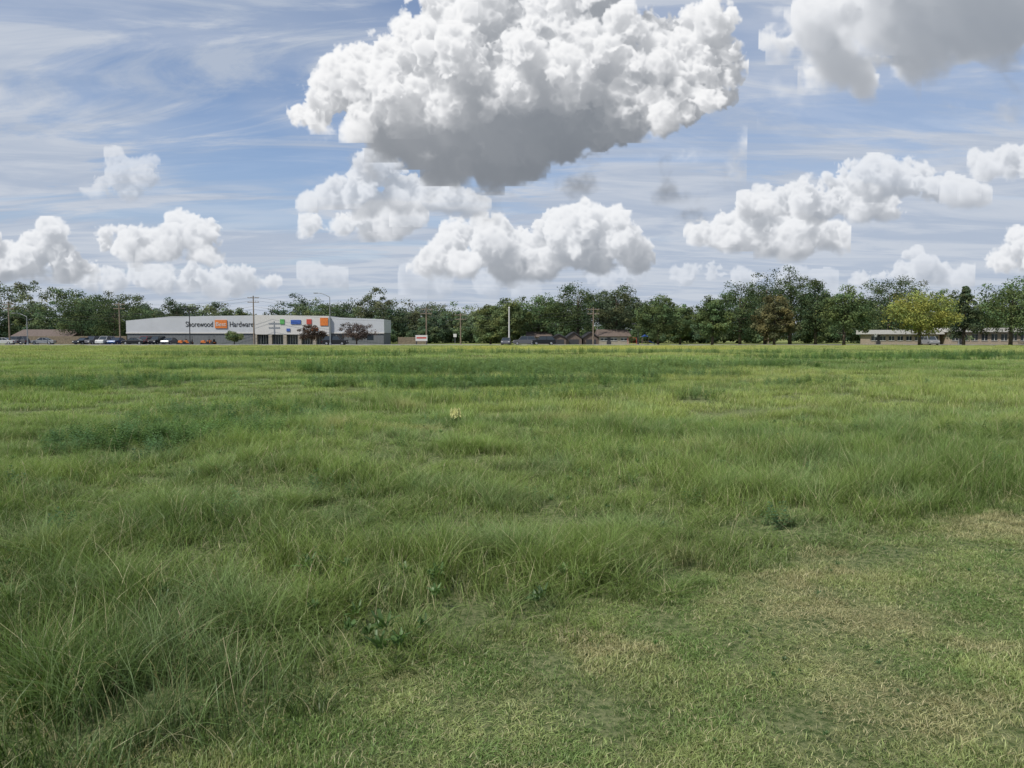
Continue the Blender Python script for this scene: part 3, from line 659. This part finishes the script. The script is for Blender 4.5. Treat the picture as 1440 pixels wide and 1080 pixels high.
def fence(name,pa,pb,d,h,mat):
    mb=MB(); a,b=X(pa,d),X(pb,d); x=a
    while x<b:
        mb.box(x,x+.13,d,d+.025,.05,h+random.uniform(-.02,.02)); x+=.15
    x=a
    while x<b: mb.box(x,x+.1,d+.03,d+.13,0,h); x+=2.4
    mb.box(a,b,d+.027,d+.06,h*.8,h*.8+.08); mb.box(a,b,d+.027,d+.06,h*.25,h*.25+.08)
    mb.obj(name,[mat])
fence('wooden_fence',40,178,164,1.8,M_wood); fence('wooden_fence',560,600,162,1.6,M_wood)
# ------------------------------------------------------------ cars
M_tyre=simple('tyre_rubber',(.02,.02,.02),.9); M_rim=simple('wheel_rim',(.45,.45,.47),.3,.8); M_lamp=simple('headlamp',(.6,.6,.58),.2); M_tail=simple('tail_lamp',(.35,.02,.02),.3)
def car(name,px,d,col,rz=0,kind='sedan',rough=.25):
    e=empty(name,(X(px,d),d,0.01),rz)
    paint=simple('car_paint',col,rough,.2,var=.02)
    L=4.6 if kind=='sedan' else 4.8; H=1.45 if kind=='sedan' else 1.75; hw=.9; sh=.92 if kind=='sedan' else 1.05
    mb=MB(); mb.prism([(-L/2,.32),(-L/2+.05,.7),(-L/2+.15,sh-.05),(-L*.2,sh+.02),(L*.28 if kind=='sedan' else L*.42,sh+.03),(L/2-.06,sh-.04),(L/2,.6),(L/2-.05,.32),(L*.38,.24),(-L*.38,.24)],-hw,hw,0); mb.obj('body',[paint],e,bevel=.06)
    if kind=='sedan': cab=[(-L*.24,sh),(-L*.08,H-.03),(L*.12,H),(L*.32,sh)]
    else: cab=[(-L*.26,sh),(-L*.13,H-.02),(L*.36,H),(L*.46,sh)]
    mb=MB(); mb.prism(cab,-hw+.04,hw-.04,0,taper=.16); mb.obj('greenhouse',[M_glass],e,bevel=.03)
    (ax_,az),(bx,bz),(cx,cz),(dx,dz)=cab
    mb=MB(); mb.box(bx-.02,cx+.02,-hw+.2,hw-.2,H-.02,H+.04)
    for sgn in(-1,1):
        yy0=sgn*(hw-.05); yy1=sgn*(hw-.19)
        for (p,q) in [((ax_,az),(bx,bz)),((dx,dz),(cx,cz)),(((ax_+dx)/2+.05,sh),((bx+cx)/2+.05,H))]:
            mb.cyl((p[0],yy0,p[1]),(q[0],yy1,q[1]),.05,.045,6)
    mb.obj('roof_and_pillars',[paint],e,bevel=.02)
    mw=MB()
    for sx in(-L*.31,L*.31):
        for sgn in(-1,1):
            mw.cyl((sx,sgn*(hw-.2),.33),(sx,sgn*(hw+.015),.33),.33,.33,20,0); mw.cyl((sx,sgn*(hw+.016),.33),(sx,sgn*(hw+.03),.33),.2,.18,14,1)
    mw.obj('wheels',[M_tyre,M_rim],e)
    ml=MB()
    for sgn in(-1,1):
        ml.box(-L/2-.01,-L/2+.12,sgn*.68-.16,sgn*.68+.16,.62,.76,0); ml.box(L/2-.1,L/2+.015,sgn*.7-.14,sgn*.7+.14,.62,.8,1)
    ml.obj('lamps',[M_lamp,M_tail],e)
sil=(.32,.33,.34);bk=(.015,.016,.02);wh=(.5,.5,.5);rd=(.25,.03,.03);gy=(.12,.12,.13);bl=(.03,.06,.15)
for (px,d,c,rz,k) in [(6,152,wh,.1,'sedan'),(24,154,gy,0,'suv'),(62,156,sil,.2,'sedan'),(120,154,bk,1.3,'sedan'),(133,155,gy,1.4,'suv'),(150,154,wh,1.5,'suv'),(166,154,bl,1.5,'sedan'),(190,152,bk,.0,'sedan'),(206,156,rd,1.5,'suv'),(222,156,bk,1.5,'suv'),(240,155,gy,1.5,'sedan'),(472,143,bk,math.pi,'suv'),(738,147,gy,0,'suv'),(764,147,bk,.1,'suv'),(1306,147,sil,1.5,'suv'),(712,147,gy,1.5,'sedan')]:
    car('parked_car',px,d,c,rz,k)
def mower(px,d):
    e=empty('riding_mower',(X(px,d),d,0),random.uniform(-.4,.4))
    mb=MB(); mb.prism([(-.95,.35),(-.9,.85),(-.2,.95),(-.1,.55),(.75,.55),(.8,.35)],-.35,.35); mb.obj('hood',[M_orange],e,bevel=.05)
    mb=MB(); mb.prism([(.15,.56),(.7,.56),(.78,1.15),(.66,1.15),(.58,.68),(.15,.66)],-.25,.25); mb.box(-.5,.4,-.6,.6,.12,.32); mb.obj('seat_and_deck',[M_dark],e)
    mb=MB(); mb.cyl((.72,-.3,.6),(.72,-.3,1.8),.025,.025,6); mb.cyl((.72,.3,.6),(.72,.3,1.8),.025,.025,6); mb.cyl((.72,-.3,1.8),(.72,.3,1.8),.025,.025,6); mb.cyl((-.15,0,.8),(.02,0,1.1),.02,.02,6); mb.obj('roll_bar',[M_dark],e)
    mb=MB()
    for sx,r in((-.7,.24),(.5,.36)):
        for s in(-1,1): mb.cyl((sx,s*.35,r),(sx,s*.58,r),r,r,16)
    mb.obj('wheels',[M_tyre],e)
for px in (258,266,290,298): mower(px,154)
# ------------------------------------------------------------ poles
def util(px,d,topy,mat=None,arms=2):
    h=W(px,topy,d).z; mb=MB(); mb.cyl((0,0,0),(0,0,h),.17,.11,10)
    for k in range(arms):
        z=h-.5-.9*k; mb.box(-1.2,1.2,-.06,.06,z,z+.14,0)
        for xx in(-1.1,-.45,.45,1.1): mb.cyl((xx,0,z+.14),(xx,0,z+.3),.045,.03,6,1); 
    mb.obj('utility_pole',[mat or M_wood,M_galv],loc=(X(px,d),d,0))
    return (X(px,d),d,h)
poles=[util(-150,150,422),util(15,152,425),util(170,154,425),util(358,156,416),util(600,155,432),util(648,155,440),util(834,150,432),util(1080,182,436)]
mb=MB()
def wire(a,b,sag=.9,r=.022):
    prev=None
    for i in range(13):
        f=i/12; p=Vector(a).lerp(Vector(b),f); p.z-=sag*4*f*(1-f)
        if prev is not None: mb.cyl(prev,p,r,r,4,0,False)
        prev=p
for (a,b) in zip(poles[:-1],poles[1:]):
    for dz in(-.2,-.9,-2.2,-2.8): wire((a[0],a[1]+(.4 if dz>-1 else 0),a[2]+dz),(b[0],b[1]+(.4 if dz>-1 else 0),b[2]+dz))
mb.obj('overhead_wires',[M_dark])
def lamp(px,d,topy,mat,double=False,arm=-2.3):
    h=W(px,topy,d).z; mb=MB(); mb.cyl((0,0,0),(0,0,.5),.22,.18,10,0); mb.cyl((0,0,.5),(0,0,h-.8),.12,.07,10,0)
    for s in ((1,-1) if double else (1,)):
        prev=Vector((0,0,h-.8))
        for i in range(1,7):
            f=i/6; p=Vector((s*arm*f,0,h-.8+.8*math.sin(f*math.pi/2))); mb.cyl(prev,p,.06,.055,8,0); prev=p
        mb.box(*(sorted((prev.x,prev.x+s*math.copysign(.75,arm)))),-.16,.16,prev.z-.09,prev.z+.05,0)
        mb.box(*(sorted((prev.x+.1*s*math.copysign(1,arm),prev.x+s*math.copysign(.6,arm)))),-.12,.12,prev.z-.13,prev.z-.093,1)
    mb.obj('street_lamp',[mat,M_lamp],loc=(X(px,d),d,0))
lamp(465,142,412,M_galv); lamp(268,150,433,M_dark,True,.9); lamp(897,150,455,M_dark,True,.6); lamp(1347,150,458,M_galv,True,.6); lamp(40,153,440,M_galv); 
mb=MB(); mb.cyl((0,0,0),(0,0,W(716,434,150).z),.16,.12,10); mb.cyl((0,0,W(716,434,150).z),(0,0,W(716,432,150).z),.2,.05,10); mb.obj('white_pole',[M_whitep],loc=(X(716,147),147,0))
mb=MB(); d=150; mb.box(-1.2,1.2,-.12,.12,.8,2.0,0); mb.box(-1.1,-.9,-.1,.1,0,.797,1); mb.box(.9,1.1,-.1,.1,0,.797,1); mb.box(-1.0,1.0,-.14,-.123,1.3,1.6,2); mb.obj('roadside_sign',[M_whitep,M_dark,M_red],loc=(X(593,d),d,0))
for px in(640,1000,1230):
    mb=MB(); mb.cyl((0,0,0),(0,0,2.2),.03,.03,6); mb.box(-.3,.3,-.06,-.04,1.6,2.2,1); mb.obj('road_sign',[M_galv,M_whitep],loc=(X(px,138),138,0))
e=empty('playground_set',(X(908,150),150.8,0)); e.scale=(.6,.6,.6)
mb=MB()
for x in(-1,1):
    for y in(-1,1): mb.cyl((x,y,0),(x,y,2.8),.07,.07,8)
mb.box(-1.1,1.1,-1.1,1.1,1.2,1.3); mb.obj('frame',[M_wood],e)
mb=MB(); mb.raw([(-1.3,-1.3,2.8),(1.3,-1.3,2.8),(1.3,1.3,2.8),(-1.3,1.3,2.8),(0,0,3.7)],[(0,1,4),(1,2,4),(2,3,4),(3,0,4),(0,3,2,1)]); mb.obj('roof',[M_blue],e)
mb=MB(); mb.prism([(1.1,1.3),(3.2,.3),(3.8,.25),(3.8,.32),(3.2,.38),(1.1,1.4)],-.4,.4); mb.prism([(1.1,1.3),(3.2,.3),(3.2,.6),(1.1,1.6)],-.45,-.403); mb.prism([(1.1,1.3),(3.2,.3),(3.2,.6),(1.1,1.6)],.403,.45); mb.obj('slide',[M_blue],e)
mb=MB(); 
for x in(-6,-3): mb.cyl((x,-1,0),(x,0,2.4),.05,.05,6); mb.cyl((x,1,0),(x,0,2.4),.05,.05,6)
mb.cyl((-6,0,2.4),(-3,0,2.4),.05,.05,6)
for x in(-5.3,-4.0):
    mb.cyl((x-.2,0,2.4),(x-.2,0,.5),.012,.012,4); mb.cyl((x+.2,0,2.4),(x+.2,0,.5),.012,.012,4); mb.box(x-.25,x+.25,-.12,.12,.45,.5)
mb.obj('swing_frame',[M_red],e)
print('script',time.time()-T0)
